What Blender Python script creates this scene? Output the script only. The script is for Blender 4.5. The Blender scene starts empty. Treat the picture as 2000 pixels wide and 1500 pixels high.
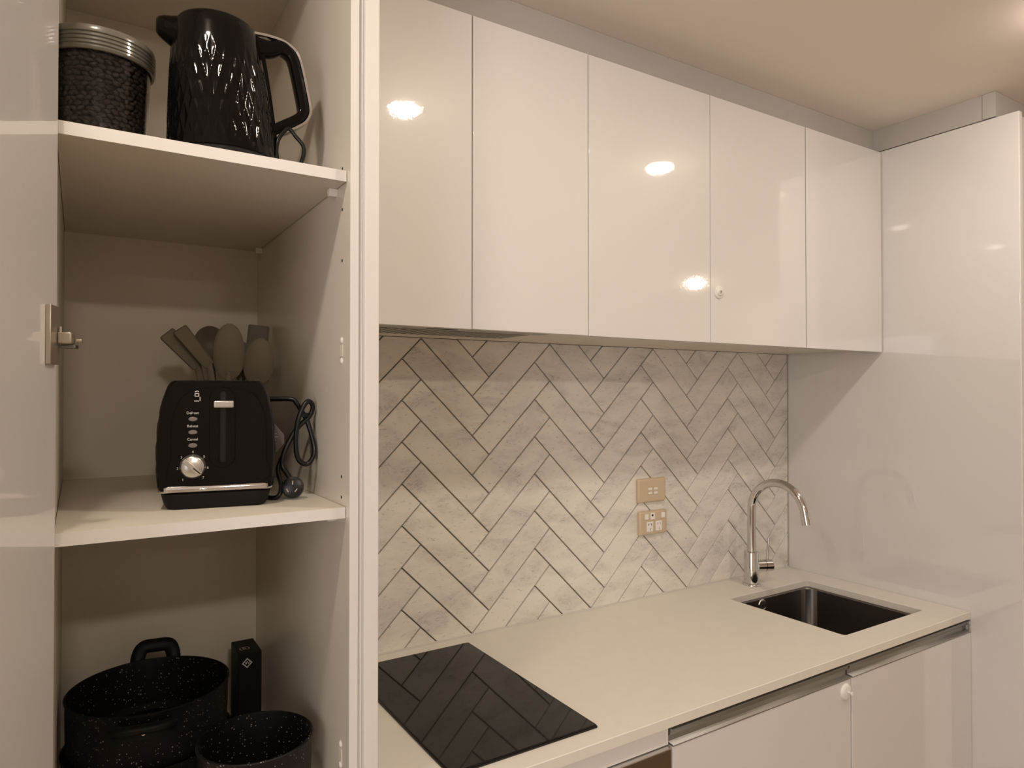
import bpy, bmesh, math, random
from mathutils import Vector, Matrix
random.seed(7)
PI = math.pi
SC = bpy.context.scene
COL = SC.collection
H = 1.545          # camera height above the floor; geometry below is laid out relative to eye level, then raised by H at the end

# ------------------------------------------------------------------ camera
cd = bpy.data.cameras.new('camera')
cam = bpy.data.objects.new('camera', cd)
COL.objects.link(cam)
cd.sensor_width = 36.0
cd.lens = 1338 / 2000 * 36
cd.clip_start = 0.01
cam.location = (0, 0, 0)
cam.rotation_euler = (math.radians(90 + 0.685), 0, math.radians(-32.335))
SC.camera = cam

# ------------------------------------------------------------------ world, exposure
w = bpy.data.worlds.new('world')
SC.world = w
w.use_nodes = True
w.node_tree.nodes['Background'].inputs[0].default_value = (0.9, 0.8, 0.7, 1)
w.node_tree.nodes['Background'].inputs[1].default_value = 0.02
SC.view_settings.view_transform = 'Standard'
SC.view_settings.look = 'None'
SC.view_settings.exposure = 0.06
SC.view_settings.gamma = 1.0
SC.view_settings.use_curve_mapping = False
SC.cycles.max_bounces = 10
SC.cycles.diffuse_bounces = 6
SC.cycles.glossy_bounces = 6
SC.cycles.sample_clamp_indirect = 6.0
SC.cycles.use_denoising = True

# ------------------------------------------------------------------ lamps (recessed downlights and added fill)
CEIL = 0.866
LAMPS = [(0.833, 0.56, 240), (1.878, 0.578, 205), (-0.125, 0.60, 265), (4.11, -1.30, 1200), (-0.05, -1.35, 158), (0.9, -3.3, 230), (-0.9, -3.3, 230)]  # last two lamps are unseen, added to raise the ambient light
# third value: radiance of the opal dome of each lamp (built below with its trim ring)
LAMPCOL = (1.0, 0.865, 0.715)
FILL = bpy.data.lights.new('fill_light', 'AREA')  # added soft fill from the left, not a known source
FILL.shape = 'RECTANGLE'; FILL.size = 1.5; FILL.size_y = 1.3; FILL.energy = 26.0; FILL.color = (0.92, 0.90, 0.93)
wo = bpy.data.objects.new('fill_light', FILL); COL.objects.link(wo)
wo.location = (-1.76, -1.2, -0.25); wo.rotation_euler = (0, math.radians(-90), 0)

# ------------------------------------------------------------------ materials
def mat(name, col=(0.8, 0.8, 0.8), rough=0.5, metal=0.0, coat=0.0, coat_rough=0.03, bump=None, mottle=None,
        spec=None, trans=0.0, ior=1.45, emis=None, estr=0.0, alpha=None):
    m = bpy.data.materials.new(name)
    m.use_nodes = True
    nt = m.node_tree
    b = nt.nodes['Principled BSDF']
    b.inputs['Base Color'].default_value = (*col, 1)
    b.inputs['Roughness'].default_value = rough
    b.inputs['Metallic'].default_value = metal
    b.inputs['Coat Weight'].default_value = coat
    b.inputs['Coat Roughness'].default_value = coat_rough
    b.inputs['Transmission Weight'].default_value = trans
    b.inputs['IOR'].default_value = ior
    if spec is not None:
        b.inputs['Specular IOR Level'].default_value = spec
    if alpha is not None:
        b.inputs['Alpha'].default_value = alpha
    if emis:
        b.inputs['Emission Color'].default_value = (*emis, 1)
        b.inputs['Emission Strength'].default_value = estr
    tc = nt.nodes.new('ShaderNodeTexCoord')
    if mottle:                       # (scale, darker colour factor, detail)
        n = nt.nodes.new('ShaderNodeTexNoise')
        n.inputs['Scale'].default_value = mottle[0]
        n.inputs['Detail'].default_value = mottle[2]
        r = nt.nodes.new('ShaderNodeMapRange')
        r.inputs['From Min'].default_value = 0.3; r.inputs['From Max'].default_value = 0.7
        mx = nt.nodes.new('ShaderNodeMix'); mx.data_type = 'RGBA'
        mx.inputs[6].default_value = (*[c * mottle[1] for c in col], 1)
        mx.inputs[7].default_value = (*col, 1)
        nt.links.new(tc.outputs['Object'], n.inputs['Vector'])
        nt.links.new(n.outputs['Fac'], r.inputs['Value'])
        nt.links.new(r.outputs['Result'], mx.inputs['Factor'])
        nt.links.new(mx.outputs[2], b.inputs['Base Color'])
    if bump:                         # (scale, strength, distance)
        n = nt.nodes.new('ShaderNodeTexNoise')
        n.inputs['Scale'].default_value = bump[0]
        n.inputs['Detail'].default_value = 2
        bp = nt.nodes.new('ShaderNodeBump')
        bp.inputs['Strength'].default_value = bump[1]
        bp.inputs['Distance'].default_value = bump[2]
        nt.links.new(tc.outputs['Object'], n.inputs['Vector'])
        nt.links.new(n.outputs['Fac'], bp.inputs['Height'])
        nt.links.new(bp.outputs['Normal'], b.inputs['Normal'])
        if coat > 0:
            nt.links.new(bp.outputs['Normal'], b.inputs['Coat Normal'])
    return m

def marble_mat(name):
    m = bpy.data.materials.new(name); m.use_nodes = True
    nt = m.node_tree; N = nt.nodes; L = nt.links
    b = N['Principled BSDF']
    b.inputs['Roughness'].default_value = 0.42
    b.inputs['Specular IOR Level'].default_value = 0.3
    tc = N.new('ShaderNodeTexCoord')
    oi = N.new('ShaderNodeObjectInfo')
    sc = N.new('ShaderNodeVectorMath'); sc.operation = 'SCALE'; sc.inputs[0].default_value = (13.0, 7.0, 11.0)
    L.new(oi.outputs['Random'], sc.inputs['Scale'])
    ad = N.new('ShaderNodeVectorMath'); ad.operation = 'ADD'
    L.new(tc.outputs['Object'], ad.inputs[0]); L.new(sc.outputs[0], ad.inputs[1])
    mp = N.new('ShaderNodeMapping'); mp.inputs['Rotation'].default_value = (0, 0.9, 0); mp.inputs['Scale'].default_value = (1.0, 1.0, 2.4)
    L.new(ad.outputs[0], mp.inputs['Vector'])
    def noise(scale, detail, dist=0.0, rough=0.6):
        n = N.new('ShaderNodeTexNoise'); n.inputs['Scale'].default_value = scale
        n.inputs['Detail'].default_value = detail; n.inputs['Distortion'].default_value = dist
        n.inputs['Roughness'].default_value = rough
        L.new(mp.outputs[0], n.inputs['Vector']); return n
    def rng(src, a, c, lo=0.0, hi=1.0):
        r = N.new('ShaderNodeMapRange'); r.inputs['From Min'].default_value = a; r.inputs['From Max'].default_value = c
        r.inputs['To Min'].default_value = lo; r.inputs['To Max'].default_value = hi
        L.new(src, r.inputs['Value']); return r.outputs['Result']
    n1 = noise(7, 6, 0.6); cloud = rng(n1.outputs['Fac'], 0.42, 0.78)
    n2 = noise(11, 8, 1.6, 0.65)
    s = N.new('ShaderNodeMath'); s.operation = 'SUBTRACT'; s.inputs[1].default_value = 0.5; L.new(n2.outputs['Fac'], s.inputs[0])
    a = N.new('ShaderNodeMath'); a.operation = 'ABSOLUTE'; L.new(s.outputs[0], a.inputs[0])
    vein = rng(a.outputs[0], 0.0, 0.022, 1.0, 0.0)
    vm = N.new('ShaderNodeMath'); vm.operation = 'MULTIPLY'; L.new(vein, vm.inputs[0]); L.new(rng(n1.outputs['Fac'], 0.5, 0.68), vm.inputs[1])
    n3 = noise(70, 4, 0.3); speck = rng(n3.outputs['Fac'], 0.60, 0.74)
    c1 = N.new('ShaderNodeMix'); c1.data_type = 'RGBA'
    c1.inputs[6].default_value = (0.77, 0.745, 0.685, 1); c1.inputs[7].default_value = (0.56, 0.54, 0.505, 1)
    L.new(cloud, c1.inputs['Factor'])
    c2 = N.new('ShaderNodeMix'); c2.data_type = 'RGBA'; c2.inputs[7].default_value = (0.36, 0.345, 0.35, 1)
    k = N.new('ShaderNodeMath'); k.operation = 'MULTIPLY'; k.inputs[1].default_value = 0.85; L.new(vm.outputs[0], k.inputs[0])
    L.new(k.outputs[0], c2.inputs['Factor']); L.new(c1.outputs[2], c2.inputs[6])
    c3 = N.new('ShaderNodeMix'); c3.data_type = 'RGBA'; c3.inputs[7].default_value = (0.33, 0.31, 0.28, 1)
    k2 = N.new('ShaderNodeMath'); k2.operation = 'MULTIPLY'; k2.inputs[1].default_value = 0.7; L.new(speck, k2.inputs[0])
    L.new(k2.outputs[0], c3.inputs['Factor']); L.new(c2.outputs[2], c3.inputs[6])
    L.new(c3.outputs[2], b.inputs['Base Color'])
    return m

def speckle_mat(name, base, rough):
    m = mat(name, base, rough)
    nt = m.node_tree; N = nt.nodes; L = nt.links; b = N['Principled BSDF']
    tc = N.new('ShaderNodeTexCoord')
    v = N.new('ShaderNodeTexVoronoi'); v.inputs['Scale'].default_value = 300
    n = N.new('ShaderNodeTexNoise'); n.inputs['Scale'].default_value = 60; n.inputs['Detail'].default_value = 1
    L.new(tc.outputs['Object'], v.inputs['Vector']); L.new(tc.outputs['Object'], n.inputs['Vector'])
    # dot radius varies with the cell colour, so that only some cells carry a fleck
    sp = N.new('ShaderNodeSeparateColor'); L.new(v.outputs['Color'], sp.inputs[0])
    r = N.new('ShaderNodeMapRange'); r.inputs['From Min'].default_value = 0.70; r.inputs['From Max'].default_value = 1.0
    r.inputs['To Min'].default_value = 0.0; r.inputs['To Max'].default_value = 0.36
    b.inputs['Specular IOR Level'].default_value = 0.25
    L.new(sp.outputs[0], r.inputs['Value'])
    lt = N.new('ShaderNodeMath'); lt.operation = 'LESS_THAN'; L.new(v.outputs['Distance'], lt.inputs[0]); L.new(r.outputs['Result'], lt.inputs[1])
    mx = N.new('ShaderNodeMix'); mx.data_type = 'RGBA'; mx.inputs[6].default_value = (*base, 1); mx.inputs[7].default_value = (0.30, 0.27, 0.26, 1)
    L.new(lt.outputs[0], mx.inputs['Factor']); L.new(mx.outputs[2], b.inputs['Base Color'])
    return m

M = {}
M['gloss'] = mat('gloss_white_door', (0.72, 0.705, 0.69), 0.4, coat=1.0, coat_rough=0.035, bump=(140, 0.14, 0.0004))
M['panel'] = mat('satin_white_panel', (0.68, 0.665, 0.65), 0.45, coat=1.0, coat_rough=0.02, bump=(60, 0.06, 0.0003))
for q_ in ('gloss', 'panel'):
    M[q_].node_tree.nodes['Principled BSDF'].inputs['Coat IOR'].default_value = 1.75
M['edge'] = mat('white_edge_band', (0.72, 0.70, 0.68), 0.4)
M['lam'] = mat('white_melamine', (0.70, 0.65, 0.56), 0.5, coat=0.2, coat_rough=0.2, bump=(160, 0.15, 0.0004), spec=0.25)
M['lamside'] = mat('white_melamine_gloss', (0.71, 0.66, 0.575), 0.42, coat=0.6, coat_rough=0.06, bump=(50, 0.3, 0.0006))
M['paint'] = mat('painted_plaster', (0.84, 0.80, 0.74), 0.8, bump=(200, 0.08, 0.0005))
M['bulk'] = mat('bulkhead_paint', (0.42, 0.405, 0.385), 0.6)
M['ceil'] = mat('ceiling_paint', (0.88, 0.80, 0.72), 0.9, mottle=(1.3, 0.95, 2))
M['floor'] = mat('timber_floor', (0.40, 0.31, 0.23), 0.45, mottle=(9, 0.7, 4))
M['grout'] = mat('grout', (0.27, 0.235, 0.19), 0.9)
M['marble'] = marble_mat('marble_tile')
M['quartz'] = mat('engineered_stone', (0.76, 0.73, 0.665), 0.33, mottle=(35, 0.97, 5), spec=0.5)
M['silicone'] = mat('silicone_bead', (0.62, 0.60, 0.56), 0.6)
M['hob'] = mat('black_ceramic_glass', (0.007, 0.0065, 0.006), 0.035, spec=0.31)
M['hobedge'] = mat('hob_edge', (0.015, 0.012, 0.01), 0.35)
M['chrome'] = mat('chrome', (0.66, 0.65, 0.64), 0.07, metal=1.0)
M['steel'] = mat('brushed_steel', (0.19, 0.175, 0.165), 0.38, metal=1.0)
M['alu'] = mat('brushed_aluminium', (0.42, 0.415, 0.395), 0.48, metal=1.0)
M['nickel'] = mat('nickel_plate', (0.42, 0.37, 0.31), 0.35, metal=0.8)
M['dark'] = mat('dark_gap', (0.02, 0.018, 0.015), 0.8)
M['beige'] = mat('beige_plastic', (0.60, 0.49, 0.345), 0.4, metal=0.15)
M['whitep'] = mat('white_plastic', (0.80, 0.78, 0.74), 0.35)
M['blackg'] = mat('black_gloss_plastic', (0.0035, 0.003, 0.003), 0.09, spec=0.22)
M['blackm'] = mat('black_matt_plastic', (0.006, 0.0055, 0.0055), 0.55, spec=0.25)
M['blackr'] = mat('black_rubber', (0.006, 0.006, 0.0065), 0.3, spec=0.4)
M['silver'] = mat('silver_plastic', (0.62, 0.60, 0.58), 0.25, metal=0.9)
M['button'] = mat('grey_button', (0.26, 0.24, 0.23), 0.3, metal=0.8)
M['slot'] = mat('channel_black', (0.004, 0.004, 0.004), 0.25)
M['print'] = mat('white_print', (0.62, 0.62, 0.62), 0.6)
M['greyprint'] = mat('grey_print', (0.40, 0.38, 0.36), 0.6)
M['silic'] = mat('taupe_silicone', (0.20, 0.165, 0.125), 0.55)
M['silic2'] = mat('brown_nylon', (0.14, 0.112, 0.085), 0.5)
M['crock'] = mat('grey_crock', (0.25, 0.22, 0.19), 0.5)
M['pot'] = speckle_mat('speckled_pot_coating', (0.010, 0.0085, 0.009), 0.45)
M['potin'] = speckle_mat('pot_lining', (0.004, 0.0035, 0.0035), 0.6)
M['oven'] = mat('bronze_oven_glass', (0.17, 0.125, 0.075), 0.18, metal=0.7)
M['clear'] = mat('clear_plastic', (0.93, 0.92, 0.90), 0.06, trans=1.0, ior=1.25)
M['lid'] = mat('frosted_plastic_lid', (0.20, 0.185, 0.155), 0.25, coat=0.5, coat_rough=0.06, trans=0.35)
M['bean'] = mat('dark_bean', (0.022, 0.016, 0.015), 0.45)
for i, l in enumerate(LAMPS):
    M['lamp%d' % i] = mat('lamp_lens_%d' % i, (0.9, 0.9, 0.9), 0.5, emis=LAMPCOL, estr=l[2])
M['paper'] = mat('grey_tag_paper', (0.17, 0.155, 0.14), 0.7)
M['fillglow'] = mat('fill_window_glow', (0.6, 0.7, 0.9), 0.3, emis=(0.62, 0.75, 1.0), estr=0.35)  # faint glow for the pane of the added window

# ------------------------------------------------------------------ helpers
def newobj(name, me, parent=None, loc=None, rot=None):
    o = bpy.data.objects.new(name, me)
    COL.objects.link(o)
    if parent is not None: o.parent = parent
    if loc is not None: o.location = loc
    if rot is not None: o.rotation_euler = rot
    return o

def bm_obj(name, bm, m, parent=None, smooth=None, loc=None, rot=None):
    bmesh.ops.recalc_face_normals(bm, faces=bm.faces[:])
    me = bpy.data.meshes.new(name)
    bm.to_mesh(me); bm.free()
    me.materials.append(m)
    if smooth is not None:
        for p in me.polygons: p.use_smooth = True
        me.set_sharp_from_angle(angle=math.radians(smooth))
    return newobj(name, me, parent, loc, rot)

def flat_aligned(o):
    for p in o.data.polygons:
        if max(abs(c) for c in p.normal) > 0.9999: p.use_smooth = False
    return o

def bbox(bm, x0, x1, y0, y1, z0, z1, bev=0.0, seg=2):
    vs = [bm.verts.new(p) for p in [(x0,y0,z0),(x1,y0,z0),(x1,y1,z0),(x0,y1,z0),(x0,y0,z1),(x1,y0,z1),(x1,y1,z1),(x0,y1,z1)]]
    fs = [bm.faces.new([vs[i] for i in f]) for f in [(0,3,2,1),(4,5,6,7),(0,1,5,4),(1,2,6,5),(2,3,7,6),(3,0,4,7)]]
    if bev > 0:
        es = list({e for f in fs for e in f.edges})
        bmesh.ops.bevel(bm, geom=es, offset=bev, segments=seg, affect='EDGES', profile=0.5)

def box(name, x0, x1, y0, y1, z0, z1, m, parent=None, bev=0.0, seg=2, loc=None, rot=None):
    bm = bmesh.new(); bbox(bm, x0, x1, y0, y1, z0, z1, bev, seg)
    return flat_aligned(bm_obj(name, bm, m, parent, 40 if bev > 0 else None, loc, rot))

def lathe(name, prof, m, parent=None, n=64, loc=None, rot=None, closed=False, smooth=40, arc=None):
    bm = bmesh.new(); rings = []
    for (r, z) in prof:
        if r < 1e-6: rings.append([bm.verts.new((0, 0, z))])
        else: rings.append([bm.verts.new((r*math.cos(2*PI*i/n), r*math.sin(2*PI*i/n), z)) for i in range(n)])
    prs = list(zip(rings, rings[1:]))
    if closed: prs.append((rings[-1], rings[0]))
    for a, b in prs:
        for i in range(n):
            j = (i+1) % n
            if len(a) == 1 and len(b) == 1: continue
            if len(a) == 1: bm.faces.new([a[0], b[j], b[i]])
            elif len(b) == 1: bm.faces.new([a[i], a[j], b[0]])
            else: bm.faces.new([a[i], a[j], b[j], b[i]])
    return bm_obj(name, bm, m, parent, smooth, loc, rot)

def catmull(P, k=8, closed=False):
    P = [Vector(p) for p in P]; n = len(P); out = []
    rg = range(n) if closed else range(n-1)
    for i in rg:
        g = (lambda q: P[q % n]) if closed else (lambda q: P[max(0, min(n-1, q))])
        p0, p1, p2, p3 = g(i-1), g(i), g(i+1), g(i+2)
        for s in range(k):
            t = s/k
            out.append(0.5*((2*p1)+(p2-p0)*t+(2*p0-5*p1+4*p2-p3)*t*t+(3*p1-p0-3*p2+p3)*t**3))
    if not closed: out.append(P[-1])
    return out

def sweep(bm, path, sect, up=Vector((0,1,0)), closed=False, fixed=False):
    """sweep a list of (a,b) section points along path; a lies along the in-plane normal, b along up"""
    rings = []; n = len(path); prev = None
    for i, p in enumerate(path):
        if closed: t = path[(i+1) % n]-path[i-1]
        else: t = path[min(n-1, i+1)]-path[max(0, i-1)]
        t.normalize()
        if fixed:
            b = up.normalized(); a = t.cross(b).normalized()
        else:
            if prev is None:
                a = t.cross(up)
                if a.length < 1e-4: a = t.cross(Vector((1, 0, 0.3)))
            else: a = prev - t*prev.dot(t)
            a.normalize(); b = a.cross(t).normalized(); prev = a
        sc = sect(i/(n-1)) if callable(sect) else sect
        rings.append([bm.verts.new(p + a*q[0] + b*q[1]) for q in sc])
    k = len(rings[0])
    for i in range(n if closed else n-1):
        A, B = rings[i], rings[(i+1) % n]
        for j in range(k): bm.faces.new([A[j], A[(j+1) % k], B[(j+1) % k], B[j]])
    if not closed:
        bm.faces.new(rings[0]); bm.faces.new(rings[-1][::-1])

def circ(r, n=12): return [(r*math.cos(2*PI*i/n), r*math.sin(2*PI*i/n)) for i in range(n)]

def tube(name, pts, r, m, parent=None, k=8, n=12, up=Vector((0,1,0)), closed=False, smooth=60, loc=None, rot=None):
    bm = bmesh.new(); sweep(bm, catmull(pts, k, closed), circ(r, n), up, closed)
    return bm_obj(name, bm, m, parent, smooth, loc, rot)

def prism(name, pts, d0, d1, m, parent=None, axis='y', bev=0.0, smooth=35, loc=None, rot=None, seg=2):
    """outline pts (a,b) extruded from d0 to d1 along axis (y: pts are x,z ; z: pts are x,y ; x: pts are y,z)"""
    f = {'y': lambda a, b, d: (a, d, b), 'z': lambda a, b, d: (a, b, d), 'x': lambda a, b, d: (d, a, b)}[axis]
    bm = bmesh.new()
    A = [bm.verts.new(f(a, b, d0)) for a, b in pts]; B = [bm.verts.new(f(a, b, d1)) for a, b in pts]
    n = len(pts); bm.faces.new(A); bm.faces.new(B[::-1])
    for i in range(n): bm.faces.new([A[i], A[(i+1) % n], B[(i+1) % n], B[i]])
    if bev > 0:
        bmesh.ops.recalc_face_normals(bm, faces=bm.faces[:])
        es = [e for e in bm.edges if len(e.link_faces) == 2 and (e.verts[0] in A) == (e.verts[1] in A)]
        bmesh.ops.bevel(bm, geom=es, offset=bev, segments=seg, affect='EDGES', profile=0.5)
    return flat_aligned(bm_obj(name, bm, m, parent, smooth, loc, rot))

def rrect(cx, cy, hx, hy, r, n=6):
    out = []
    for (sx, sy, a0) in ((1,1,0),(-1,1,90),(-1,-1,180),(1,-1,270)):
        for i in range(n+1):
            a = math.radians(a0 + 90*i/n)
            out.append((cx+sx*(hx-r)+r*math.cos(a), cy+sy*(hy-r)+r*math.sin(a)))
    return out

def text(name, body, size, m, parent=None, loc=(0,0,0), rot=(PI/2,0,0), ext=0.0002, align='CENTER'):
    cu = bpy.data.curves.new(name, 'FONT'); cu.body = body; cu.size = size; cu.extrude = ext
    cu.align_x = align; cu.align_y = 'CENTER'; cu.resolution_u = 3
    t = bpy.data.objects.new('tmp', cu); COL.objects.link(t)
    bpy.context.view_layer.update()
    me = bpy.data.meshes.new_from_object(t.evaluated_get(bpy.context.evaluated_depsgraph_get()))
    bpy.data.objects.remove(t)
    me.materials.clear(); me.materials.append(m)
    return newobj(name, me, parent, loc, rot)

def empty(name, loc=(0,0,0), rot=(0,0,0)):
    e = bpy.data.objects.new(name, None); COL.objects.link(e); e.location = loc; e.rotation_euler = rot
    e.empty_display_size = 0.05
    return e

def tag(o, label, cat, group=None, kind=None):
    o['label'] = label; o['category'] = cat
    if group: o['group'] = group
    if kind: o['kind'] = kind
    return o

def struct(o, label=None):
    o['kind'] = 'structure'
    if label: o['label'] = label
    return o

# key dimensions (metres; x along the kitchen wall, y away from the camera, z up from eye level)
YW = 1.600                 # face of the tiles and inside back of the pantry
YC = 1.243                 # face of the wall cabinet doors
YB = 0.987                 # face of the worktop
XR = 2.222                 # tall end panel
XL = 0.381                 # kitchen side of the pantry
FL = -H
CT = -0.645                # worktop height
CB = -0.6655
TOPD, BOTD = 0.786, 0.1305 # wall cabinet doors

# ------------------------------------------------------------------ room shell
struct(box('floor', -1.8, 5.2, -4.6, 1.75, FL-0.05, FL, M['floor']), 'timber floor of the room')
struct(box('ceiling', -1.8, 5.2, -4.6, 1.75, CEIL, CEIL+0.05, M['ceil']), 'plain warm white plaster ceiling')
wb = struct(box('wall_back', -1.8, 5.2, YW+0.008, 1.75, FL, CEIL, M['grout']), 'back wall behind the kitchenette with a herringbone marble splashback')
struct(box('wall_left', -1.85, -1.8, -4.6, 1.75, FL, CEIL, M['paint']), 'left wall of the room')
struct(box('wall_right', 5.2, 5.25, -4.6, 1.75, FL, CEIL, M['paint']), 'right wall of the room')
struct(box('wall_front', -1.8, 5.2, -4.65, -4.6, FL, CEIL, M['paint']), 'wall behind the viewer')
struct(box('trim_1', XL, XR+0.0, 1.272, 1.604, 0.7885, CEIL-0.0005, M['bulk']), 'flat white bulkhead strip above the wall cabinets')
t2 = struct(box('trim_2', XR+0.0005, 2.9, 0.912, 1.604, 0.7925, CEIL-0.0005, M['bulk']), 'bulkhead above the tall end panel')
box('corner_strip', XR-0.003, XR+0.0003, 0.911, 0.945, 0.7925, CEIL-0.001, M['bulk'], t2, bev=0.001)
wn = struct(box('fill_window', -1.8, -1.79, -1.95, -0.45, -0.9, 0.4, M['fillglow']), 'unseen window added on the left wall for soft fill light')  # made-up window out of view, goes with the fill light
box('fill_window_frame', -1.8, -1.77, -2.0, -1.95, -0.95, 0.45, M['edge'], wn)
box('fill_window_frame', -1.8, -1.77, -0.45, -0.40, -0.95, 0.45, M['edge'], wn)
box('fill_window_frame', -1.8, -1.77, -1.95, -0.45, 0.40, 0.45, M['edge'], wn)
box('fill_window_frame', -1.8, -1.77, -1.95, -0.45, -0.95, -0.90, M['edge'], wn)

# downlights
for i, (lx, ly, le) in enumerate(LAMPS):
    d = empty('downlight', (lx, ly, CEIL))
    lab = ['round recessed ceiling downlight above the cooktop side of the kitchenette', 'round recessed ceiling downlight above the sink side of the kitchenette',
           'round recessed ceiling downlight in front of the open pantry', 'round recessed ceiling downlight far to the right, past the tall end panel',
           'round opal ceiling light just behind the viewer, widened to soften its shadows', 'unseen downlight added at the back of the room on the right for ambient light',
           'unseen downlight added at the back of the room on the left for ambient light'][i]
    tag(d, lab, 'downlight', 'recessed ceiling downlights')
    d.scale = (2.6, 2.6, 1.6) if i == 4 else (1, 1, 1)      # this lamp is enlarged to soften the shadow edges it casts
    lathe('trim_ring', [(0.046, -0.001), (0.046, -0.005), (0.063, -0.003), (0.065, -0.0005)], M['whitep'], d, 48)
    lathe('lens', [(0.0, -0.021), (0.014, -0.0203), (0.028, -0.0175), (0.037, -0.0125), (0.0435, -0.006), (0.0455, -0.001)], M['lamp%d' % i], d, 40)
# ------------------------------------------------------------------ herringbone tiles (parts of wall_back)
TL, TW = 0.28475, 0.07425
G = 0.0017
ox, oz = 0.739 - TL/math.sqrt(2), 0.1375 - TL/math.sqrt(2)
def clip(poly, ax, lim, keep_less):
    out = []
    for i in range(len(poly)):
        p, q = poly[i], poly[(i+1) % len(poly)]
        pi = (p[ax] <= lim) if keep_less else (p[ax] >= lim)
        qi = (q[ax] <= lim) if keep_less else (q[ax] >= lim)
        if pi: out.append(p)
        if pi != qi:
            t = (lim-p[ax])/(q[ax]-p[ax]); r = [p[0]+(q[0]-p[0])*t, p[1]+(q[1]-p[1])*t]; r[ax] = lim; out.append(tuple(r))
    return out
s2 = math.sqrt(2)
tx0, tx1, tz0, tz1 = XL+0.0005, XR-0.003, CT+0.003, 0.139
ntile = 0
for col in range(-3, 9):
    for k in range(-24, 24):
        for typ in (0, 1):
            if typ == 0: a0, a1, b0, b1 = k*TW, k*TW+TL, k*TW, (k+1)*TW
            else: a0, a1, b0, b1 = TL+k*TW, TL+(k+1)*TW, (k+1)*TW-TL, (k+1)*TW
            a0 += col*TL; a1 += col*TL; b0 -= col*TL; b1 -= col*TL
            g = G*(0.85+0.3*random.random())
            pl = [(a0+g, b0+g), (a1-g, b0+g), (a1-g, b1-g), (a0+g, b1-g)]
            pl = [((a-b)/s2+ox, (a+b)/s2+oz) for a, b in pl]
            for ax, lim, kl in ((0, tx0, False), (0, tx1, True), (1, tz0, False), (1, tz1, True)):
                if len(pl) >= 3: pl = clip(pl, ax, lim, kl)
            if len(pl) < 3: continue
            ar = abs(sum(pl[i][0]*pl[(i+1) % len(pl)][1]-pl[(i+1) % len(pl)][0]*pl[i][1] for i in range(len(pl))))/2
            if ar < 1.2e-5: continue
            dy = random.uniform(-0.0003, 0.0003)
            # small chamfer: inset front loop
            bm = bmesh.new()
            cx = sum(p[0] for p in pl)/len(pl); cz = sum(p[1] for p in pl)/len(pl)
            B = [bm.verts.new((p[0], YW+0.0078, p[1])) for p in pl]
            Fm = [bm.verts.new((p[0], YW+0.0012+dy, p[1])) for p in pl]
            n = len(pl); top = []
            A2 = sum(pl[i][0]*pl[(i+1) % n][1]-pl[(i+1) % n][0]*pl[i][1] for i in range(n))
            sg = 1 if A2 > 0 else -1
            for i in range(n):
                p0, p1, p2 = Vector(pl[i-1]), Vector(pl[i]), Vector(pl[(i+1) % n])
                e1 = (p1-p0).normalized(); e2 = (p2-p1).normalized()
                n1 = Vector((-e1.y, e1.x))*sg; n2 = Vector((-e2.y, e2.x))*sg
                nn = (n1+n2); l = nn.length_squared
                off = nn*(2/l)*0.0008 if l > 0.2 else nn*0
                q = p1+off
                top.append(bm.verts.new((q.x, YW+dy, q.y)))
            for i in range(n):
                j = (i+1) % n
                bm.faces.new([B[i], B[j], Fm[j], Fm[i]]); bm.faces.new([Fm[i], Fm[j], top[j], top[i]])
            bm.faces.new(top)
            bm_obj('tile', bm, M['marble'], wb); ntile += 1
box('silicone_bead', XL, XR-0.001, YW-0.0035, YW+0.004, CT-0.0005, CT+0.0045, M['silicone'], wb, bev=0.0012)
box('silicone_bead', XR-0.0035, XR-0.0005, YW-0.003, YW+0.004, CT+0.004, 0.139, M['greyprint'], wb)

# ------------------------------------------------------------------ tall end panel / fridge cabinet
tc_ = empty('tall_cabinet', (XR, 1.2, FL))
tag(tc_, 'tall white cabinet closing off the right end, with a wide glossy side panel', 'cabinet')
def rel(o, par):      # parent keeping the coordinates written above
    o.parent = par; o.matrix_parent_inverse = Matrix.Translation(par.location).inverted() if par.rotation_euler.z == 0 else par.matrix_basis.inverted()
    return o
rel(box('side_panel', XR, XR+0.018, 0.856, YW+0.006, FL+0.002, 0.7895, M['panel'], bev=0.0008), tc_)
rel(box('edge_band', XR+0.001, XR+0.017, 0.8535, 0.8565, FL+0.002, 0.789, M['edge'], bev=0.0006), tc_)
rel(box('door', XR+0.021, XR+0.62, 0.866, 0.884, FL+0.1, 0.788, M['gloss'], bev=0.001), tc_)
rel(box('body', XR+0.019, XR+0.62, 0.886, YW, FL+0.002, 0.7885, M['lam']), tc_)

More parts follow.
